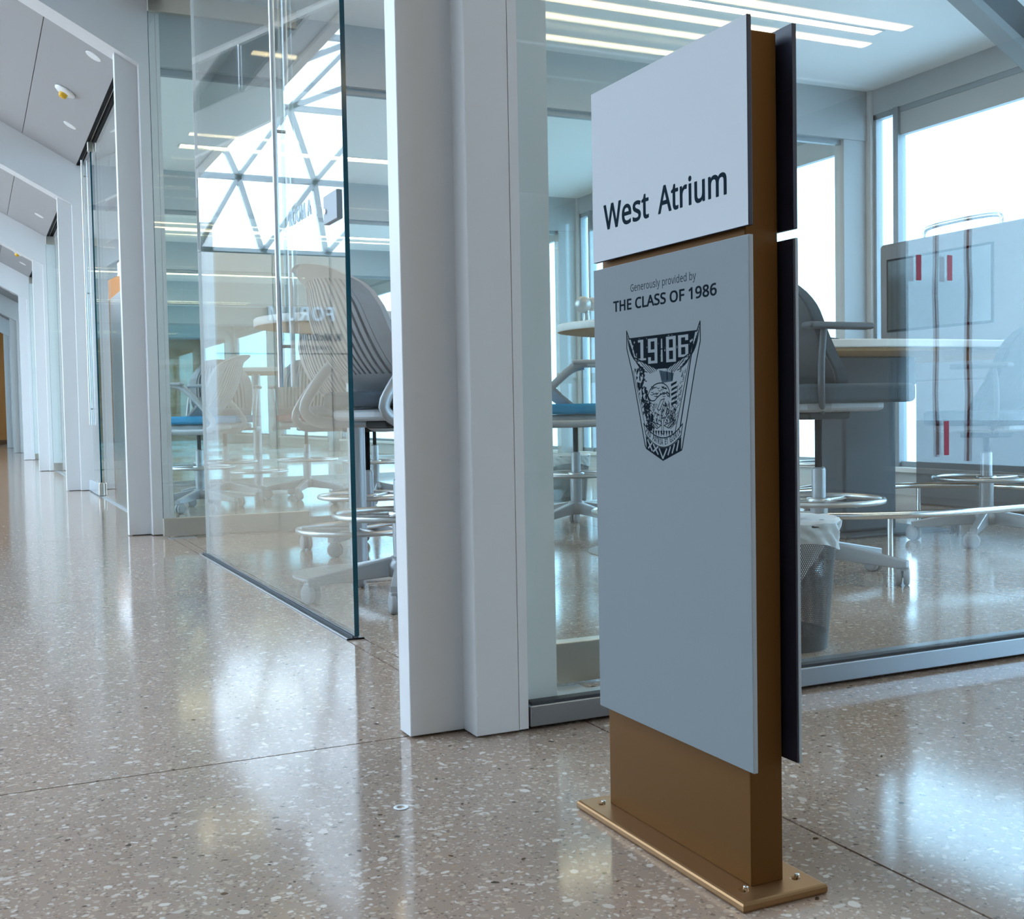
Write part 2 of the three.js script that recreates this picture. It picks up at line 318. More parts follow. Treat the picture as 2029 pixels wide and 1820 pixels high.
{
  const tr = struct('trim_20', 'dark head track over the open doorway', 'track');
  part('head_track', [box(0.955, 0.985, 2.94, 3.0, zf(1) + 0.03, zf(0) - 0.03), box(1.0, 1.03, 2.93, 2.96, zf(1) + 0.03, zf(0) - 0.03)], M.black, tr);
  const o = struct('door_' + doorNo++, 'glass pivot door with long pull bars by the third portal frame', 'door');
  part('pane', sheetX(0.985, 0.03, 2.92, -11.12, -10.2, 0.012), M.glass, o);
  part('glass_edge', box(0.979, 0.991, 0.03, 2.92, -10.2, -10.198), M.glassEdge, o);
  pullBar(o, -10.75, 0.6, 2.9, 0.985);
  part('pivot_fitting', [rbox(0.962, 1.008, 0.006, 0.12, -10.24, -10.185, 0.012), rbox(0.962, 1.008, 2.86, 2.94, -10.24, -10.185, 0.006)], M.brushed, o, 'brushed metal pivot fitting');
  part('bottom_rail', rbox(0.968, 1.002, 0.008, 0.1, -11.12, -10.25, 0.003), new THREE.MeshPhysicalMaterial({ color: lin(0.7, 0.78, 0.82), roughness: 0.2, transmission: 0.6, thickness: 0 }), o);
}

// ---------------------------------------------------------------- atrium to the left: glazing, lettered wall (mirrored in the glass leaf)
{
  const ZW = -20;
  const w = struct('wall_forum', 'tan panelled atrium wall carrying raised lettering', 'wall');
  for (let i = 0; i < 8; i++) { const x1 = -1.86 - i * 1.02; part('panel', box(x1 - 0.995, x1, 0.0, 1.71, ZW - 0.06, ZW), M.tan, w); part('panel', box(x1 - 0.995, x1, 1.735, 3.46, ZW - 0.06, ZW), M.tan, w); }
  part('core', box(-10, -1.86, 0, 3.46, ZW - 0.2, ZW - 0.065), M.tan, w);
  const rows = [[3.48, -0.45, 1.13], [4.74, 0.355, 1.34], [6.0, 1.25, 1.5], [7.3, 0.5, 1.66], [8.6, 1.33, 1.8]].map(([y, x, s]) => Array.from({ length: 9 }, (_, i) => [Math.max(-9.9, Math.min(-1.6, x - s * i)), y]));
  const glaz = struct('window_40', 'triangulated glazing above the lettered atrium wall', 'window');
  const bar = (a, b) => { const dx = b[0] - a[0], dy = b[1] - a[1], l = Math.hypot(dx, dy); if (l < 0.05) return; part('mullion', place(new THREE.BoxGeometry(l, 0.09, 0.12), (a[0] + b[0]) / 2, (a[1] + b[1]) / 2, ZW - 0.06, 0, 0, Math.atan2(dy, dx)), M.frameGrey, glaz); };
  for (let j = 0; j < rows.length; j++) {
    bar([-9.9, rows[j][0][1]], [-1.6, rows[j][0][1]]);
    if (j + 1 < rows.length) for (let i = 0; i < 9; i++) {
      const lower = rows[j], upper = rows[j + 1];
      const u = upper[j % 2 ? i : i], d0 = lower[i];
      if (j % 2 === 0) { bar(d0, u); if (i + 1 < 9) bar(d0, upper[i + 1]); } else { bar(d0, u); if (i + 1 < 9) bar(d0, upper[i + 1]); }
    }
  }
  for (let j = 0; j + 1 < rows.length; j++) part('pane', sheetZ(ZW - 0.06, rows[j][0][1] + 0.04, rows[j + 1][0][1] - 0.04, -9.85, -1.65), M.glassClear, glaz);
  const sgn = thing('wall_lettering', 'raised lettering on the tan atrium wall, seen mirrored in the glass leaf', 'lettering', [0, 0, ZW]);
  const word = (t, size, x, y, m, f, stretch = 1, depth = 0.03) => { let cx = x; for (const ch of t) { if (ch === ' ') { cx += size * 0.35 * stretch; continue; } const g = new TextGeometry(ch, { font: f, size, depth, curveSegments: 4 }); g.computeBoundingBox(); const b = g.boundingBox; part('letter', g.scale(stretch, 1, 1).translate(cx - b.min.x * stretch, y, 0), m, sgn); cx += (b.max.x - b.min.x) * stretch + size * 0.16; } };
  word('FORUM', 0.245, -3.93, 2.30, M.letterPale, fontB, 1.02, 0.05);
  word('N McDONNELL', 0.125, -4.06, 1.955, M.letterDark, fontB, 1.0, 0.012);
  word('CHARACTER', 0.075, -3.86, 1.79, M.letterDark, font, 1.0, 0.008);

  const ZG = -6.4, ZR = -1.5;                         // nearer than these, unseen solid wall and roof are added to block sky light
  const lw = struct('wall_left', 'outer wall of the atrium, glazed in its far part, unseen near part closed to block light', 'wall');
  part('plinth', box(-10.2, -10, 0, 0.5, ZW, ZG), M.plaster, lw);
  part('added_solid_wall', box(-10.2, -10, 0, 9.6, ZG, ZBACK), M.plaster, lw);  // unseen closed stretch, added to keep side light off camera-facing surfaces
  const ww = struct('window_41', 'tall curtain wall glazing of the atrium', 'window'), step = (ZG - ZW) / 8;
  for (let i = 0; i <= 8; i++) { const z = ZW + i * step; part('mullion', box(-10.16, -10.04, 0.5, 9.4, z - 0.04, z + 0.04), M.frameGrey, ww); if (i) for (let j = 0; j < 3; j++) part('pane', sheetX(-10.1, 0.55 + j * 2.95, 3.45 + j * 2.95, z - step + 0.04, z - 0.04), M.glassClear, ww); }
  for (let j = 0; j < 4; j++) part('transom', box(-10.15, -10.05, 0.5 + j * 2.95, 0.56 + j * 2.95, ZW, ZG), M.frameGrey, ww);
  const rf = struct('window_42', 'glass roof of the atrium', 'window');
  const rstep = (ZR - ZW) / 8;
  for (let i = 0; i <= 8; i++) { const z = ZW + i * rstep; part('rafter', box(-10.2, XE, 9.4, 9.6, z - 0.05, z + 0.05), M.white, rf); if (i) part('pane', sheet(9.3, rstep - 0.1).rotateX(-Math.PI / 2).translate((-10.2 + XE) / 2, 9.5, z - 0.05), M.glassClear, rf); }
  const rs = struct('ceiling_040', 'unseen solid roof added over the near atrium to block sky light', 'ceiling');
  part('panel', box(-10.2, XE, 9.4, 9.6, ZR + 0.05, ZBACK), M.plaster, rs);  // unseen roof panel, added to dim the camera end of the atrium
  const uw = struct('wall_upper', 'white upper wall of the atrium above the corridor ceiling', 'wall');
  part('panel', box(XE - 0.1, XE, ceilY(XE) + 0.4, 9.6, ZEND, ZBACK), M.plaster, uw);
  const ew = struct('wall_corridor_side', 'white wall beside the far corridor', 'wall');
  part('panel', box(-1.86, -1.66, 0, ceilY(XE), ZEND, ZW), M.plaster, ew);
}

// ---------------------------------------------------------------- the pedestal sign
{
  const o = thing('pedestal_sign', 'freestanding sign on a bronze post with grey panels reading West Atrium', 'sign', [0.958, 0, -1.44]);
  const X = (x) => x - 0.958, Z = (z) => z + 1.44;
  // base plate with three visible bolt holes
  const s = new THREE.Shape(); const a = 0.069, b = 0.227;
  s.moveTo(-a, -b); s.lineTo(a, -b); s.lineTo(a, b); s.lineTo(-a, b); s.closePath();
  for (const [u, v] of [[-0.045, -0.195], [0.045, -0.195], [-0.045, 0.195], [0.045, 0.195]]) { const h = new THREE.Path(); h.absarc(u, v, 0.0075, 0, 6.2832, true); s.holes.push(h); }
  part('base_plate', new THREE.ExtrudeGeometry(s, { depth: 0.006, bevelEnabled: true, bevelThickness: 0.004, bevelSize: 0.004, bevelSegments: 2, curveSegments: 20 }).rotateX(-Math.PI / 2).scale(0.95, 1, 0.985).translate(0, 0.004, 0), M.bronzePlate, o);
  for (const [u, v] of [[-0.043, 0.192], [-0.043, -0.192], [0.043, 0.192], [0.043, -0.192]]) part('bolt', lathe([[0, 0.0185], [0.003, 0.018], [0.0036, 0.0165], [0.0036, 0.001]], 12).translate(u + 0.006, 0, v - 0.003), M.chrome, o);
  part('post', rbox(X(0.931), X(0.984), 0.0135, 1.152, Z(-1.63), Z(-1.2515), 0.002), M.bronze, o);
  for (const x of [0.922, 0.984]) for (const y of [0.22, 0.82, 0.93, 1.1]) part('spacer', box(X(x), X(x + 0.009), y, y + 0.02, Z(-1.6), Z(-1.29)), M.bronze, o);
  const ink = '#16242e';
  // upper face
  const W1 = 1400, H1 = Math.round(1400 * 0.2675 / 0.4075), c1 = canvas(W1, H1), g1 = c1.getContext('2d');
  g1.fillStyle = '#bfc1c4'; g1.fillRect(0, 0, W1, H1); g1.fillStyle = ink;
  const fit = (g, t, fnt, px, x0, x1, y, capRatio = 1) => { g.font = fnt.replace('PX', px + 'px'); g.textAlign = 'left'; g.textBaseline = 'alphabetic'; const w = g.measureText(t).width; g.save(); g.translate(x0, y); g.scale((x1 - x0) / w, capRatio); g.fillText(t, 0, 0); g.restore(); };
  const cap = 0.139 * H1 / 0.714;
  fit(g1, 'West', 'PX sans-serif', cap, W1 * 0.086, W1 * 0.413, H1 * (1 - 0.178));
  fit(g1, 'Atrium', 'PX sans-serif', cap, W1 * 0.477, W1 * 0.896, H1 * (1 - 0.178));
  g1.lineWidth = 7; g1.strokeStyle = ink; g1.lineJoin = 'round';
  g1.font = `${cap}px sans-serif`;
  for (const [t, x0, x1] of [['West', 0.086, 0.413], ['Atrium', 0.477, 0.896]]) { const w = g1.measureText(t).width; g1.save(); g1.translate(W1 * x0, H1 * (1 - 0.178)); g1.scale((x1 - x0) * W1 / w, 1); g1.strokeText(t, 0, 0); g1.restore(); }
  // lower face
  const W2 = 1100, H2 = Math.round(1100 * 0.703 / 0.4075), c2 = canvas(W2, H2), g = c2.getContext('2d');
  g.fillStyle = '#82878a'; g.fillRect(0, 0, W2, H2); g.fillStyle = '#1d2830';
  fit(g, 'Generously provided by', 'PX sans-serif', 42, W2 * 0.275, W2 * 0.707, H2 * 0.063);
  g.fillStyle = '#121b22';
  fit(g, 'THE CLASS OF 1986', 'PX sans-serif', 58, W2 * 0.15, W2 * 0.828, H2 * 0.1);
  { g.font = '58px sans-serif'; const w = g.measureText('THE CLASS OF 1986').width; g.save(); g.translate(W2 * 0.15, H2 * 0.1); g.scale(W2 * 0.678 / w, 1); g.lineWidth = 3.2; g.lineJoin = 'round'; g.strokeStyle = '#121b22'; g.strokeText('THE CLASS OF 1986', 0, 0); g.restore(); }
  crest(g, W2 * 0.245, H2 * 0.152, W2 * 0.483, H2 * 0.271);
  const faceMat = (c, r) => new THREE.MeshPhysicalMaterial({ roughness: r, specularIntensity: 0.04, map: canvasMap(c) });
  const face = (y0, y1, m, name, label) => part(name, new THREE.PlaneGeometry(1.6295 - 1.223, y1 - y0 - 0.001).rotateY(-Math.PI / 2).translate(X(0.9148), (y0 + y1) / 2, Z((-1.6295 - 1.223) / 2)), m, o, label);
  const core = (y0, y1, m, x0, x1, z0, z1) => part('panel', rbox(X(x0), X(x1), y0, y1, Z(z0), Z(z1), 0.0008), m, o);
  core(0.8925, 1.16, M.signEdgeDark, 0.915, 0.922, -1.63, -1.2225);
  core(0.178, 0.881, M.signEdgePale, 0.915, 0.922, -1.63, -1.2225);
  core(0.8925, 1.16, M.signEdgeDark, 0.993, 1.0, -1.637, -1.23);
  core(0.178, 0.881, M.signEdgePale, 0.9957, 1.0005, -1.637, -1.23);
  part('inner_layer', box(X(0.993), X(0.9955), 0.179, 0.88, Z(-1.636), Z(-1.231)), M.signEdgeDark, o, 'thin black layer on the inner side of the lower rear panel');  // black layer covering the inner face of the lower rear panel
  face(0.8925, 1.16, faceMat(c1, 0.7), 'sign_face', 'pale grey face lettered West Atrium');
  face(0.178, 0.881, faceMat(c2, 0.7), 'sign_face', 'mid grey face with class crest and donor lettering');
}
// line drawing of the class crest (print)
function crest(g, x, y, w, h) {
  const P = (u, v) => [x + u * w, y + v * h], ink = '#10181f', bg = '#868b8e';
  const poly = (pts, fill, lw) => { g.beginPath(); pts.forEach((p, i) => { const q = P(...p); i ? g.lineTo(...q) : g.moveTo(...q); }); g.closePath(); if (fill) { g.fillStyle = fill; g.fill(); } if (lw) { g.lineWidth = lw; g.strokeStyle = ink; g.stroke(); } };
  const line = (pts, lw) => { g.beginPath(); pts.forEach((p, i) => { const q = P(...p); i ? g.lineTo(...q) : g.moveTo(...q); }); g.lineWidth = lw; g.strokeStyle = ink; g.stroke(); };
  const curve = (a, c, b, lw) => { g.beginPath(); g.moveTo(...P(...a)); g.quadraticCurveTo(...P(...c), ...P(...b)); g.lineWidth = lw; g.strokeStyle = ink; g.stroke(); };
  g.lineJoin = g.lineCap = 'round';
  // pale ground so the printed plate reads a little lighter than the panel
  const shield = [[0.0, -0.02], [0.04, 0.045], [0.96, 0.045], [1.0, -0.02], [1.0, 0.12], [0.93, 0.32], [0.76, 0.89], [0.75, 0.915], [0.5, 1.0], [0.27, 0.915], [0.25, 0.89], [0.08, 0.32], [0.0, 0.12]];
  poly(shield, bg, 5);
  // dark ground behind the date, then the four block digits
  poly([[0.06, 0.05], [0.94, 0.05], [0.88, 0.2], [0.56, 0.3], [0.44, 0.3], [0.13, 0.2]], ink);
  for (let i = 0; i < 60; i++) { const u = 0.08 + rnd() * 0.84, v = 0.06 + rnd() * 0.15; curve([u, v], [u + 0.02, v + 0.02], [u + 0.035 * (rnd() - 0.3), v + 0.03], 2); g.fillStyle = bg; g.beginPath(); g.ellipse(...P(u, v), 4 + rnd() * 5, 3 + rnd() * 3, rnd() * 3, 0, 7); g.fill(); }
  const digit = (d, u0, u1, v0, v1) => { const H = (a, b, c, e) => poly([[u0 + a * (u1 - u0), v0 + b * (v1 - v0)], [u0 + c * (u1 - u0), v0 + b * (v1 - v0)], [u0 + c * (u1 - u0), v0 + e * (v1 - v0)], [u0 + a * (u1 - u0), v0 + e * (v1 - v0)]], bg);
    poly([[u0 - 0.012, v0 - 0.006], [u1 + 0.012, v0 - 0.006], [u1 + 0.012, v1 + 0.006], [u0 - 0.012, v1 + 0.006]], ink);
    const seg = { 1: [[0.05, 0, 0.7, 0.12], [0.34, 0, 0.7, 1], [0, 0.9, 1, 1]], 9: [[0, 0, 1, 0.12], [0, 0, 0.3, 0.56], [0.7, 0, 1, 1], [0, 0.44, 1, 0.56], [0, 0.89, 1, 1], [0, 0.74, 0.3, 1]], 8: [[0, 0, 1, 0.12], [0, 0, 0.3, 1], [0.7, 0, 1, 1], [0, 0.44, 1, 0.56], [0, 0.89, 1, 1]], 6: [[0, 0, 1, 0.12], [0, 0, 0.3, 1], [0.7, 0.44, 1, 1], [0, 0.44, 1, 0.56], [0, 0.89, 1, 1], [0.7, 0, 1, 0.26]] }[d];
    for (const q of seg) H(...q); };
  digit(1, 0.16, 0.28, 0.062, 0.225); digit(9, 0.31, 0.44, 0.062, 0.255); digit(8, 0.56, 0.69, 0.062, 0.255); digit(6, 0.72, 0.85, 0.062, 0.225);
  // sword between the digits
  poly([[0.49, 0.07], [0.51, 0.07], [0.515, 0.25], [0.485, 0.25]], bg, 2); line([[0.45, 0.15], [0.55, 0.15]], 4);
  // wings, feathers at both corners
  for (const s of [0, 1]) { const m = (u) => (s ? 1 - u : u); for (let i = 0; i < 6; i++) curve([m(0.01 + i * 0.012), 0.02 + i * 0.02], [m(0.03 + i * 0.02), 0.16 + i * 0.025], [m(0.12 + i * 0.035), 0.22 + i * 0.02], 3.5); curve([m(0.12), 0.2], [m(0.3), 0.26], [m(0.44), 0.3], 5); for (let i = 0; i < 5; i++) curve([m(0.18 + i * 0.05), 0.22 + i * 0.016], [m(0.24 + i * 0.05), 0.27 + i * 0.01], [m(0.34 + i * 0.02), 0.33 - i * 0.004], 3); }
  // side bands
  line([[0.91, 0.14], [0.70, 0.86]], 7); line([[0.88, 0.2], [0.66, 0.8]], 4); line([[0.09, 0.3], [0.3, 0.86]], 3);
  for (let i = 0; i < 190; i++) { const t = rnd(), u = 0.1 + 0.17 * t + rnd() * 0.12, v = 0.26 + 0.5 * t; poly([[u, v], [u + 0.02 + rnd() * 0.02, v + 0.01], [u + 0.005, v + 0.03 + rnd() * 0.02]], rnd() < 0.7 ? ink : bg); }
  for (let i = 0; i < 80; i++) { const t = rnd(), u = 0.84 - 0.17 * t - rnd() * 0.07, v = 0.24 + 0.5 * t; curve([u, v], [u + 0.01, v + 0.012], [u - 0.014, v + 0.018], 2); }
  // dark ground, eagle head and striped banner
  poly([[0.46, 0.31], [0.66, 0.34], [0.64, 0.4], [0.5, 0.41]], '#3a4750'); for (let i = 0; i < 22; i++) { const u = 0.46 + rnd() * 0.18; line([[u, 0.31 + rnd() * 0.03], [u + 0.005, 0.38 + rnd() * 0.02]], 1.6); }
  for (let i = 0; i < 5; i++) poly([[0.62 + 0.01 * (i % 2), 0.42 + i * 0.036], [0.7, 0.4 + i * 0.036], [0.69, 0.418 + i * 0.036], [0.62, 0.44 + i * 0.036]], ink);
  g.beginPath(); g.moveTo(...P(0.3, 0.5)); g.quadraticCurveTo(...P(0.36, 0.4), ...P(0.5, 0.41)); g.quadraticCurveTo(...P(0.6, 0.43), ...P(0.6, 0.5)); g.quadraticCurveTo(...P(0.58, 0.53), ...P(0.56, 0.49)); g.quadraticCurveTo(...P(0.48, 0.48), ...P(0.4, 0.54)); g.quadraticCurveTo(...P(0.33, 0.56), ...P(0.3, 0.5)); g.fillStyle = bg; g.fill(); g.lineWidth = 4; g.strokeStyle = ink; g.stroke();
  for (let i = 0; i < 26; i++) { const u = 0.32 + rnd() * 0.2, v = 0.43 + rnd() * 0.08; curve([u, v], [u + 0.02, v + 0.012], [u + 0.035, v], 2.2); }
  line([[0.5, 0.445], [0.56, 0.455]], 5); curve([0.56, 0.48], [0.6, 0.49], [0.6, 0.52], 5);
  // claws, leaves and rocks below
  for (let i = 0; i < 210; i++) { const u = 0.3 + rnd() * 0.37, v = 0.55 + rnd() * 0.17; if (rnd() < 0.55) poly([[u, v], [u + 0.03 * rnd(), v + 0.012], [u + 0.01, v + 0.03 * rnd()]], ink); else curve([u, v], [u + 0.02, v + 0.02], [u + 0.03 * (rnd() - 0.5), v + 0.03], 2.5); }
  poly([[0.48, 0.54], [0.53, 0.53], [0.46, 0.62], [0.43, 0.61]], bg, 3);
  // propeller and wings
  poly([[0.485, 0.68], [0.515, 0.68], [0.51, 0.8], [0.49, 0.8]], bg, 3); poly([[0.33, 0.7], [0.48, 0.735], [0.42, 0.76]], bg, 3); poly([[0.67, 0.69], [0.52, 0.735], [0.58, 0.755]], bg, 3);
  for (let i = 0; i < 3; i++) { line([[0.36 + i * 0.03, 0.708 + i * 0.008], [0.43, 0.745 + i * 0.004]], 2); line([[0.64 - i * 0.03, 0.7 + i * 0.008], [0.57, 0.742 + i * 0.004]], 2); }
  for (let i = 0; i < 8; i++) poly([[0.36 + i * 0.036, 0.775], [0.385 + i * 0.036, 0.775], [0.372 + i * 0.036, 0.82]], ink);
  // scroll with the motto
  g.beginPath(); g.moveTo(...P(0.235, 0.72)); g.quadraticCurveTo(...P(0.5, 0.94), ...P(0.765, 0.72)); g.lineTo(...P(0.745, 0.805)); g.quadraticCurveTo(...P(0.5, 1.0), ...P(0.262, 0.805)); g.closePath(); g.fillStyle = bg; g.fill(); g.lineWidth = 4; g.strokeStyle = ink; g.stroke();
  const motto = 'PRO PATRIA ET GLORIA'; g.fillStyle = ink; g.font = `bold ${Math.round(h * 0.062)}px sans-serif`; g.textAlign = 'center'; g.textBaseline = 'middle';
  [...motto].forEach((ch, i) => { const t = (i + 0.5) / motto.length, u = 0.265 + 0.47 * t, v = 0.765 + 0.095 * (1 - (2 * t - 1) ** 2), q = P(u, v); g.save(); g.translate(...q); g.rotate(-(2 * t - 1) * 0.55); g.scale(0.62, 1); g.fillText(ch, 0, 0); g.restore(); });
  // dark point with the roman numerals
  g.beginPath(); g.moveTo(...P(0.262, 0.815)); g.quadraticCurveTo(...P(0.5, 1.0), ...P(0.745, 0.815)); g.lineTo(...P(0.74, 0.915)); g.lineTo(...P(0.5, 0.995)); g.lineTo(...P(0.275, 0.915)); g.closePath(); g.fillStyle = ink; g.fill();
  g.strokeStyle = bg; const stroke = (a, b) => { g.lineWidth = 8; g.beginPath(); g.moveTo(...P(...a)); g.lineTo(...P(...b)); g.stroke(); };
  stroke([0.29, 0.85], [0.35, 0.93]); stroke([0.35, 0.87], [0.3, 0.91]); stroke([0.37, 0.885], [0.43, 0.955]); stroke([0.43, 0.9], [0.37, 0.935]); stroke([0.45, 0.915], [0.495, 0.985]); stroke([0.55, 0.915], [0.5, 0.985]); stroke([0.6, 0.9], [0.57, 0.955]); stroke([0.655, 0.88], [0.625, 0.94]); stroke([0.71, 0.85], [0.685, 0.92]);
  poly(shield, null, 6);
}

// ---------------------------------------------------------------- stools
function makeStool({ label, pos, dir, seatH = 0.73, seat = M.fabricDark, back = M.shell, slats = true, group = 'stools', ringH = 0.31, spin = 0, reach = 0 }) {
  const o = thing('stool', label, 'chair', [pos[0], 0, pos[1]], Math.atan2(dir[0], dir[1]), group);   // local +z is forwards
  const sh = seatH;
  // seat pad
  const rr = (hw, hd, r) => { const s = new THREE.Shape(); s.moveTo(-hw + r, -hd); s.lineTo(hw - r, -hd); s.quadraticCurveTo(hw, -hd, hw, -hd + r); s.lineTo(hw, hd - r); s.quadraticCurveTo(hw, hd, hw - r, hd); s.lineTo(-hw + r, hd); s.quadraticCurveTo(-hw, hd, -hw, hd - r); s.lineTo(-hw, -hd + r); s.quadraticCurveTo(-hw, -hd, -hw + r, -hd); return s; };
  part('seat', new THREE.ExtrudeGeometry(rr(0.205, 0.2 + reach / 2, 0.09), { depth: slats ? 0.02 : 0.034, bevelEnabled: true, bevelThickness: 0.018, bevelSize: 0.022, bevelSegments: 5, curveSegments: 8 }).rotateX(-Math.PI / 2).translate(0, sh - (slats ? 0.038 : 0.052), 0.01 + reach / 2), seat, o);
  part('seat_pan', new THREE.ExtrudeGeometry(rr(0.17, 0.16, 0.08), { depth: 0.016, bevelEnabled: true, bevelThickness: 0.014, bevelSize: 0.03, bevelSegments: 3, curveSegments: 6 }).rotateX(-Math.PI / 2).translate(0, sh - 0.088, 0), back === M.shell ? M.shell : M.casterGrey, o);
  part('tilt_box', rbox(-0.07, 0.07, sh - 0.13, sh - 0.098, -0.1, 0.1, 0.012), M.rubber, o);
  // back shell: a curved sheet; u across, v up
  const at = (u, v, off) => {
    const hw = 0.205 + 0.03 * Math.sin(Math.PI * Math.min(1, v * 1.05)) - 0.05 * Math.max(0, v - 0.7) / 0.3;
    const lean = -0.2 - 0.13 * v - 0.05 * Math.max(0, (v - 0.86) / 0.14) ** 2 + 0.12 * (1 - v) ** 4, wrap = 0.075 * u * u;
    return [u * hw, sh - 0.01 + 0.43 * v - 0.03 * u * u * v, lean + wrap + off];
  };
  const patch = (u0, u1, v0, v1, nu, nv, th = 0.014) => {
    const pos = [], idx = [], f = (q, v) => (typeof q === 'function' ? q(v) : q);
    for (const off of [th / 2, -th / 2]) for (let j = 0; j <= nv; j++) for (let i = 0; i <= nu; i++) { const v = v0 + (v1 - v0) * j / nv, u = f(u0, v) + (f(u1, v) - f(u0, v)) * i / nu; pos.push(...at(u, v, off)); }
    const n = (nu + 1) * (nv + 1), id = (i, j) => j * (nu + 1) + i;
    for (let j = 0; j < nv; j++) for (let i = 0; i < nu; i++) { const [a, b, c, d] = [id(i, j), id(i + 1, j), id(i + 1, j + 1), id(i, j + 1)]; idx.push(a, b, c, a, c, d, n + a, n + c, n + b, n + a, n + d, n + c); }
    const rim = (a, b) => idx.push(a, n + a, n + b, a, n + b, b);
    for (let i = 0; i < nu; i++) { rim(id(i + 1, 0), id(i, 0)); rim(id(i, nv), id(i + 1, nv)); }
    for (let j = 0; j < nv; j++) { rim(id(0, j), id(0, j + 1)); rim(id(nu, j + 1), id(nu, j)); }
    const g = new THREE.BufferGeometry(); g.setAttribute('position', new THREE.Float32BufferAttribute(pos, 3)); g.setIndex(idx);
    const h = g.toNonIndexed(); h.computeVertexNormals(); h.setAttribute('uv', new THREE.Float32BufferAttribute(new Float32Array(h.attributes.position.count * 2), 2)); return h;
  };
  if (slats) {
    const side = (v) => 0.80 - 0.10 * v, edge = (v) => 1 - 0.35 * Math.max(0, (v - 0.82) / 0.18) ** 2.5;
    const b = part('backrest', [patch((v) => -edge(v), edge, 0.9, 1, 14, 6, 0.02), patch(-1, 1, 0, 0.16, 14, 5, 0.02), patch((v) => -edge(v), (v) => -side(v), 0.16, 0.9, 2, 12, 0.02), patch(side, edge, 0.16, 0.9, 2, 12, 0.02)], back, o);
    part('slot_shade_pad', patch((v) => -side(v) - 0.04, (v) => side(v) + 0.04, 0.13, 0.93, 14, 10, 0.014).translate(0, 0, 0.019), M.fabricDark, o);  // added dark pad, its colour puts shade into the slots between slats
    const n = 13;
    for (let i = 0; i < n; i++) {
      const c0 = (v) => side(v) * (-1 + 2 * (i + 0.2) / n), c1 = (v) => side(v) * (-1 + 2 * (i + 0.8) / n), lo = 0.16 + 0.0 * i;
      part('slat', patch(c0, c1, lo, 0.9, 1, 12, 0.012), back, b);
    }
  } else {
    const edge = (v) => 1 - 0.3 * Math.max(0, (v - 0.75) / 0.25) ** 2.5 - 0.18 * Math.max(0, (0.2 - v) / 0.2) ** 2;
    part('backrest', patch((v) => -edge(v), edge, 0, 1, 16, 18, 0.045), seat, o);
    part('back_shell', patch((v) => -edge(v) * 0.96, (v) => edge(v) * 0.96, 0.02, 0.97, 16, 16, 0.056), back === M.shell ? M.shell : back, o);
  }
  // side frames sweep back from under the seat, then up and forwards to the arm pads
  if (!slats) for (const s of [-1, 1]) {
    part('arm_pad', rbox(s * 0.25 - 0.03, s * 0.25 + 0.03, sh + 0.19, sh + 0.214, -0.27, 0.02, 0.011), M.slate, o);
    part('arm_strut', [tube([[s * 0.25, sh + 0.19, -0.19], [s * 0.25, sh + 0.1, -0.2], [s * 0.235, sh - 0.02, -0.19], [s * 0.16, sh - 0.1, -0.12]], 0.012, 24, 10)], M.slate, o);
  } else for (const s of [-1, 1]) {
    const path = [[0, sh - 0.105, 0.16], [0, sh - 0.108, -0.06], [0, sh - 0.1, -0.19], [0, sh - 0.06, -0.235], [0, sh + 0.01, -0.2], [0, sh + 0.12, -0.1], [0, sh + 0.2, 0.0], [0, sh + 0.215, 0.06]];
    part('side_frame', tube(path, slats ? 0.021 : 0.013, 40, 10).scale(0.6, 1, 1).translate(s * 0.25, 0, 0), slats ? M.silverPaint : M.slate, o);
    part('frame_bridge', [rbox(s > 0 ? 0.12 : -0.25, s > 0 ? 0.25 : -0.12, sh - 0.118, sh - 0.098, 0.02, 0.12, 0.006)], slats ? M.silverPaint : M.slate, o);
    part('arm_pad', rbox(s * 0.25 - 0.03, s * 0.25 + 0.03, sh + 0.208, sh + 0.232, -0.02, 0.2, 0.011), slats ? M.shell : M.slate, o);
  }
  part('gas_rod', cyl(0.0135, 0.0135, ringH + 0.1, sh - 0.11, 16), M.black, o);
  part('sleeve', lathe([[0, 0.08], [0.03, 0.08], [0.033, ringH - 0.02], [0.026, ringH], [0.026, ringH + 0.105], [0.022, ringH + 0.115], [0, ringH + 0.115]], 24), M.silverPaint, o);
  part('foot_ring', [new THREE.TorusGeometry(0.235, 0.011, 12, 64).rotateX(Math.PI / 2).translate(0, ringH - 0.01, 0), ...[0, 1, 2].map((i) => place(cyl(0.008, 0.008, 0.02, 0.235, 8).rotateX(Math.PI / 2), 0, ringH - 0.015, 0, 0, i * 2.0944 + 0.4)), lathe([[0.03, ringH - 0.025], [0.045, ringH - 0.022], [0.045, ringH - 0.002], [0.03, ringH]], 24)], M.satin, o);
  part('base_hub', lathe([[0, 0.075], [0.055, 0.08], [0.058, 0.12], [0.04, 0.15], [0, 0.15]], 24), M.silverPaint, o);
  for (let i = 0; i < 5; i++) {
    const a = spin + i * 1.25664, leg = new THREE.Shape(); leg.moveTo(0.03, 0.085); leg.lineTo(0.31, 0.066); leg.lineTo(0.335, 0.072); leg.lineTo(0.335, 0.088); leg.lineTo(0.03, 0.145); leg.closePath();
    part('leg', new THREE.ExtrudeGeometry(leg, { depth: 0.022, bevelEnabled: true, bevelThickness: 0.006, bevelSize: 0.004, bevelSegments: 2 }).translate(0, 0, -0.011).rotateY(a), M.silverPaint, o);
    const c = new THREE.Group(); c.name = 'caster'; c.position.set(Math.cos(a) * 0.32, 0, -Math.sin(a) * 0.32); c.rotation.y = 1.2 + 0.9 * i; o.add(c);
    part('stem', [cyl(0.006, 0.006, 0.03, 0.075, 10), rbox(-0.022, 0.022, 0.05, 0.073, -0.03, 0.008, 0.006)], M.casterGrey, c);
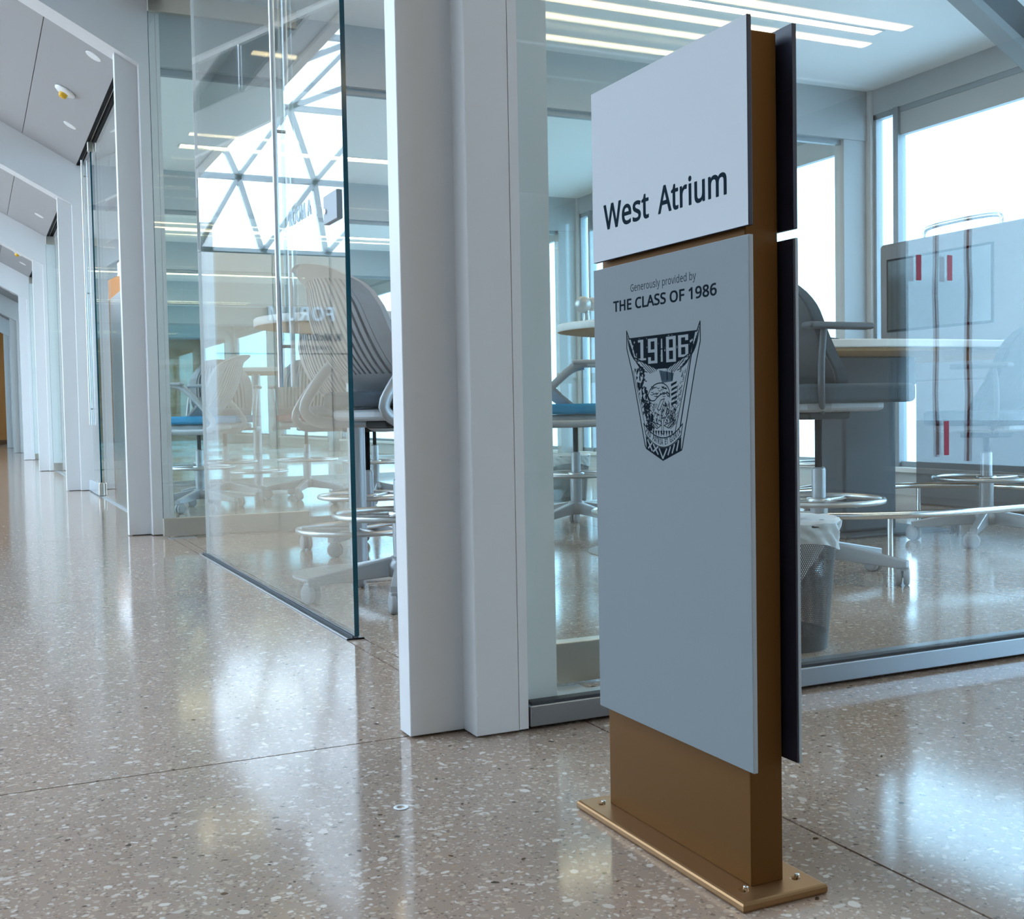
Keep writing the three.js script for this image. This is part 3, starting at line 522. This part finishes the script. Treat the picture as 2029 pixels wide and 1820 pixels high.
    for (const s of [-1, 1]) part('wheel', lathe([[0, -0.011], [0.023, -0.011], [0.03, -0.0095], [0.034, -0.005], [0.034, 0.005], [0.03, 0.0095], [0.023, 0.011], [0, 0.011]], 28).rotateZ(Math.PI / 2).translate(s * 0.0135, 0.034, -0.012), M.casterGrey, c);
  }
  return o;
}
const GS = 'stools in the glass rooms';
makeStool({ label: 'grey slat-backed stool seen from behind just inside the open doorway', pos: [1.38, -3.88], dir: [0.96, -0.27], seatH: 0.735, spin: 2.45, group: GS });
makeStool({ label: 'grey slat-backed stool behind the round table inside the doorway', pos: [1.74, -5.36], dir: [0.9, -0.4], seatH: 0.70, spin: 0.6, ringH: 0.27, group: GS });
makeStool({ label: 'dark upholstered stool with arms beside the mesh waste basket', pos: [2.90, -3.457], dir: [1, -0.02], seatH: 0.735, reach: 0.09, slats: false, seat: M.fabricSlate, back: M.slate, spin: -0.2, group: GS });
makeStool({ label: 'grey stool on the far side of the long table, next to the room corner', pos: [5.05, -5.95], dir: [-0.6, 0.8], seatH: 0.70, slats: false, seat: M.fabricSlate, back: M.shell, spin: 0.5, ringH: 0.29, group: GS });
makeStool({ label: 'stool by the near right end of the long table, only its base in view', pos: [4.36, -4.0], dir: [-0.2, -1], seatH: 0.62, slats: false, seat: M.fabricSlate, back: M.slate, spin: 2.9, group: GS });
makeStool({ label: 'grey stool with bright blue seat in the gap between column and sign', pos: [3.04, -5.65], dir: [0.9, 0.45], seatH: 0.69, seat: M.fabricBlue, group: GS });
makeStool({ label: 'slat-backed stool with blue seat in the second room behind the door leaf', pos: [1.80, -9.1], dir: [0.3, -0.95], seatH: 0.66, seat: M.fabricBlue, group: GS });
makeStool({ label: 'slat-backed stool with red seat in the second room, between two others', pos: [2.42, -9.0], dir: [0.2, -1], seatH: 0.66, seat: M.fabricRed, group: GS });
makeStool({ label: 'slat-backed stool with red seat in the second room, farthest to the window side', pos: [2.72, -8.2], dir: [0.1, -1], seatH: 0.66, seat: M.fabricRed, group: GS });
makeStool({ label: 'stool with blue seat seen past the parked glass leaf', pos: [1.46, -8.3], dir: [-0.8, -0.6], seatH: 0.66, seat: M.fabricBlue, group: GS });

// ---------------------------------------------------------------- tables
function roundTable(label, x, z, r = 0.4, h = 1.05) {
  const o = thing('round_table', label, 'table', [x, 0, z], 0, 'round standing tables');
  part('tabletop', lathe([[0, h - 0.004], [r - 0.006, h - 0.004], [r, h - 0.01], [r, h - 0.034], [r - 0.004, h - 0.038]], 72), M.tableWhite, o);
  part('underside', lathe([[r - 0.004, h - 0.038], [r - 0.06, h - 0.046], [0, h - 0.046]], 72), M.tableUnder, o, 'tan underside');
  part('post', cyl(0.036, 0.036, 0.02, h - 0.046, 32), M.silverPaint, o);
  part('base', lathe([[0, 0.026], [0.05, 0.025], [0.2, 0.015], [0.27, 0.007], [0.272, 0.001]], 64), M.silverPaint, o);
  part('foot_ring', [new THREE.TorusGeometry(0.245, 0.011, 12, 64).rotateX(Math.PI / 2).translate(0, 0.185, 0), ...[0, 1, 2].map((i) => place(cyl(0.008, 0.008, 0.03, 0.245, 8).rotateX(Math.PI / 2), 0, 0.185, 0, 0, i * 2.0944))], M.satin, o);
}
roundTable('round white-edged standing table with tan underside inside the doorway', 1.438, -4.574);
roundTable('round standing table half hidden behind the sign', 2.82, -4.56);
roundTable('round standing table among the stools of the second room', 2.2, -9.75, 0.45);
{
  const o = thing('long_table', 'large white-edged meeting table on a slate pedestal before the screen', 'table', [4.2, 0, -4.65]);
  const sup = (a, b, n = 64, e = 3.2) => { const s = new THREE.Shape(); for (let i = 0; i <= n; i++) { const t = i / n * 6.28319, c = Math.cos(t), d = Math.sin(t); const u = a * Math.sign(c) * Math.abs(c) ** (2 / e), v = b * Math.sign(d) * Math.abs(d) ** (2 / e); i ? s.lineTo(u, v) : s.moveTo(u, v); } return s; };
  part('tabletop', new THREE.ExtrudeGeometry(sup(1.06, 0.71), { depth: 0.026, bevelEnabled: true, bevelThickness: 0.005, bevelSize: 0.005, bevelSegments: 2 }).rotateX(-Math.PI / 2).translate(0, 0.917, 0), M.tableWhite, o);
  part('underside', new THREE.ExtrudeGeometry(sup(1.03, 0.68), { depth: 0.014, bevelEnabled: false }).rotateX(-Math.PI / 2).translate(0, 0.897, 0), M.tableUnder, o);
  part('pedestal', [rbox(-0.24, 0.11, 0.012, 0.72, -0.06, 0.12, 0.02)], M.slate, o);
  part('apron', rbox(-0.34, 0.2, 0.71, 0.897, -0.1, 0.16, 0.01), M.slate, o);
  part('pedestal_foot', rbox(-0.34, 0.34, 0.0, 0.014, -0.2, 0.25, 0.005), M.slate, o);
  const pts = []; for (let i = 0; i < 36; i++) { const t = i / 36 * 6.28319, c = Math.cos(t), d = Math.sin(t); pts.push([-0.02 + 1.02 * Math.sign(c) * Math.abs(c) ** 0.62, 0.19, 0.3 + 0.7 * Math.sign(d) * Math.abs(d) ** 0.62]); }
  part('foot_rail', tube(pts, 0.016, 160, 12, true), M.chrome, o, 'curved chrome foot rail');
  part('rail_leg', [[-0.7, 0.93], [0.7, 0.93], [-0.7, -0.33], [0.7, -0.33]].map(([x, z]) => cyl(0.012, 0.012, 0, 0.19, 12).translate(x, 0, z)), M.chrome, o);
}
// screen totem along the window side
{
  const o = thing('screen_totem', 'tall grey media stand with inset dark screen by the window wall', 'media stand', [5.72, 0, -5.1]);
  const b = rbox(-0.12, 0.08, 0.785, 1.728, -0.95, 0.75, 0.03); part('body', b, M.totem, o);
  part('cabinet', rbox(-0.12, 0.06, 0, 0.8, -0.62, 0.62, 0.01), M.totem, o);
  part('bezel', rbox(-0.127, -0.115, 1.135, 1.62, -0.87, 0.02, 0.003), M.black, o);
  part('screen', rbox(-0.1285, -0.12, 1.15, 1.605, -0.855, 0.005, 0.001), M.screen, o, 'dark glossy screen');
  part('handle', [tube([[0, 1.72, -0.58], [0, 1.77, -0.57], [0, 1.785, -0.53], [0, 1.785, 0.0], [0, 1.77, 0.04], [0, 1.72, 0.05]], 0.016, 60, 12).translate(-0.08, 0, 0)], M.chrome, o, 'chrome bar on the top edge');
}
{
  const o = thing('conference_camera', 'small pale camera standing on the round table behind the sign', 'camera', [2.575, 1.046, -4.66], 0.4);
  part('foot', lathe([[0, 0.01], [0.035, 0.008], [0.04, 0]], 24), M.alu, o);
  part('neck', cyl(0.018, 0.012, 0.008, 0.06, 16), M.alu, o);
  part('head', [new THREE.SphereGeometry(0.038, 24, 16).translate(-0.025, 0.09, 0), new THREE.SphereGeometry(0.032, 24, 16).translate(0.04, 0.095, 0)], M.alu, o);
}

// ---------------------------------------------------------------- mesh waste baskets with liners
function basket(label, x, z) {
  const o = thing('waste_basket', label, 'basket', [x, 0, z], 0, 'mesh waste baskets'), H = 0.34, r0 = 0.118, r1 = 0.148;
  const rad = (t) => r0 + (r1 - r0) * t, gs = [];
  const strand = (a0, twist) => { const n = 14, pos = [], idx = [], w = 0.0011; for (let i = 0; i <= n; i++) { const t = 0.07 + 0.93 * i / n, a = a0 + twist * t, r = rad(t); for (const e of [-1, 1]) pos.push(Math.cos(a + e * w / r) * r, t * H, Math.sin(a + e * w / r) * r); } for (let i = 0; i < n; i++) { const k = i * 2; idx.push(k, k + 2, k + 1, k + 1, k + 2, k + 3); } const g = new THREE.BufferGeometry(); g.setAttribute('position', new THREE.Float32BufferAttribute(pos, 3)); g.setIndex(idx); g.computeVertexNormals(); g.setAttribute('uv', new THREE.Float32BufferAttribute(new Float32Array(pos.length / 3 * 2), 2)); return g; };
  for (let i = 0; i < 150; i++) { gs.push(strand(i / 150 * 6.28319, 1.35)); gs.push(strand(i / 150 * 6.28319, -1.35)); }
  const dark = std(lin(0.03, 0.035, 0.04), 0.5, 0.3, { side: THREE.DoubleSide });
  part('mesh_wall', gs, dark, o, 'fine dark wire mesh');
  part('base', [lathe([[0, 0.004], [r0 - 0.002, 0.004], [r0, 0.0], [r0 + 0.004, 0.045], [r0 - 0.001, 0.045], [r0 - 0.004, 0.008], [0, 0.008]], 48)], dark, o);
  part('rim', new THREE.TorusGeometry(r1, 0.004, 8, 64).rotateX(Math.PI / 2).translate(0, H, 0), dark, o);
  const fold = (a, t) => 0.004 * Math.sin(a * 9 + t * 7) + 0.003 * Math.sin(a * 17 - t * 11);
  const shell = (f, nu, nv) => { const pos = [], idx = [], uv = []; for (let j = 0; j <= nv; j++) for (let i = 0; i <= nu; i++) { pos.push(...f(i / nu * 6.28319, j / nv)); uv.push(i / nu, j / nv); } for (let j = 0; j < nv; j++) for (let i = 0; i < nu; i++) { const a = j * (nu + 1) + i, b = a + nu + 1; idx.push(a, b, a + 1, a + 1, b, b + 1); } const g = new THREE.BufferGeometry(); g.setAttribute('position', new THREE.Float32BufferAttribute(pos, 3)); g.setAttribute('uv', new THREE.Float32BufferAttribute(uv, 2)); g.setIndex(idx); g.computeVertexNormals(); return g; };
  const inner = shell((a, t) => { const y = H - 0.002 - (H - 0.05) * t, k = (1 - 0.8 * t ** 1.5), r = (rad(y / H) - 0.009) * k + fold(a, t) * (1 - t * 0.4); return [Math.cos(a) * r - 0.075 * t, y + 0.03 * t * Math.cos(a), Math.sin(a) * r]; }, 72, 14);
  const lip = shell((a, t) => { const y = H + 0.008 - 0.07 * t - 0.018 * t * Math.sin(a * 2 + 1), r = rad(y / H) + 0.006 + fold(a, t * 2) * 0.8; return [Math.cos(a) * r, y, Math.sin(a) * r]; }, 72, 5);
  const top = shell((a, t) => { const r = r1 - 0.011 + 0.018 * t; return [Math.cos(a) * r, H - 0.002 + 0.012 * Math.sin(t * 3.1416) + fold(a, 1) * 0.3 + 0.01 * t * 0.8, Math.sin(a) * r]; }, 72, 3);
  part('bag', [inner, lip, top], M.bag, o, 'white plastic bag folded over the rim');
}
basket('dark mesh waste basket with white bag, just behind the front glass wall', 2.013, -2.551);
basket('mesh waste basket with white bag in the second room', 3.716, -7.02);

// ---------------------------------------------------------------- small things
{
  const o = solid('washer', lathe([[0.0075, 0], [0.0125, 0], [0.0128, 0.0008], [0.0122, 0.0016], [0.0078, 0.0016], [0.0075, 0]], 40), M.plasticWhite, 'small pale ring washer lying on the terrazzo', 'washer');
  o.position.set(0.631, 0.0002, -1.808);
}
{
  // red tape on the lounge window, mirrored in the front glass wall
  const tape = (z, y0, y1, w, label) => { const n = 10, s = new THREE.Shape(), L = [], Rr = []; for (let i = 0; i <= n; i++) { const y = y0 + (y1 - y0) * i / n, d = 0.006 * Math.sin(i * 2.1 + z * 9); L.push([z - w / 2 + d, y]); Rr.unshift([z + w / 2 + d, y]); } [...L, ...Rr].forEach((p, i) => (i ? s.lineTo(...p) : s.moveTo(...p))); solid('tape_strip', new THREE.ExtrudeGeometry(s, { depth: 0.0008, bevelEnabled: false }).rotateY(-Math.PI / 2).translate(XW + 0.021, 0, 0), M.tape, label, 'tape', 'red tape on the lounge window'); };
  tape(1.79, 0.28, 2.56, 0.03, 'long narrow red tape strip stuck down the lounge window');
  tape(1.50, 0.26, 2.56, 0.045, 'long wide red tape strip stuck down the lounge window');
  const bit = (x, y0, y1, w, m, label) => solid('tape_piece', box(x - w / 2, x + w / 2, y0, y1, -2.1275, -2.1268), m, label, 'tape', 'red tape on the front glass wall');
  bit(2.095, 0.957, 1.018, 0.016, M.tape, 'small dark red tape piece on the front glass, before the screen edge');
  bit(2.196, 0.959, 1.021, 0.016, M.tapePink, 'small pinkish tape piece on the front glass, before the screen');
  bit(2.184, 0.530, 0.614, 0.016, M.tape, 'small red tape piece low on the front glass, below the table edge');
}
{
  const o = thing('raking_brace', 'dark grey raking steel member below the ceiling by the window wall', 'beam', [0, 0, -4.8]);
  const s = new THREE.Shape(); s.moveTo(4.92, 2.955); s.lineTo(6.07, 2.33); s.lineTo(6.07, 2.60); s.lineTo(5.42, 2.955); s.closePath();
  part('web', new THREE.ExtrudeGeometry(s, { depth: 0.02, bevelEnabled: false }).translate(0, 0, -0.01), M.slate, o);
  part('flange', [place(new THREE.BoxGeometry(1.30, 0.05, 0.12), 5.49, 2.655, 0, 0, 0, Math.atan2(-0.625, 1.15))], M.frameGrey, o);
}

renderer.render(scene, camera);
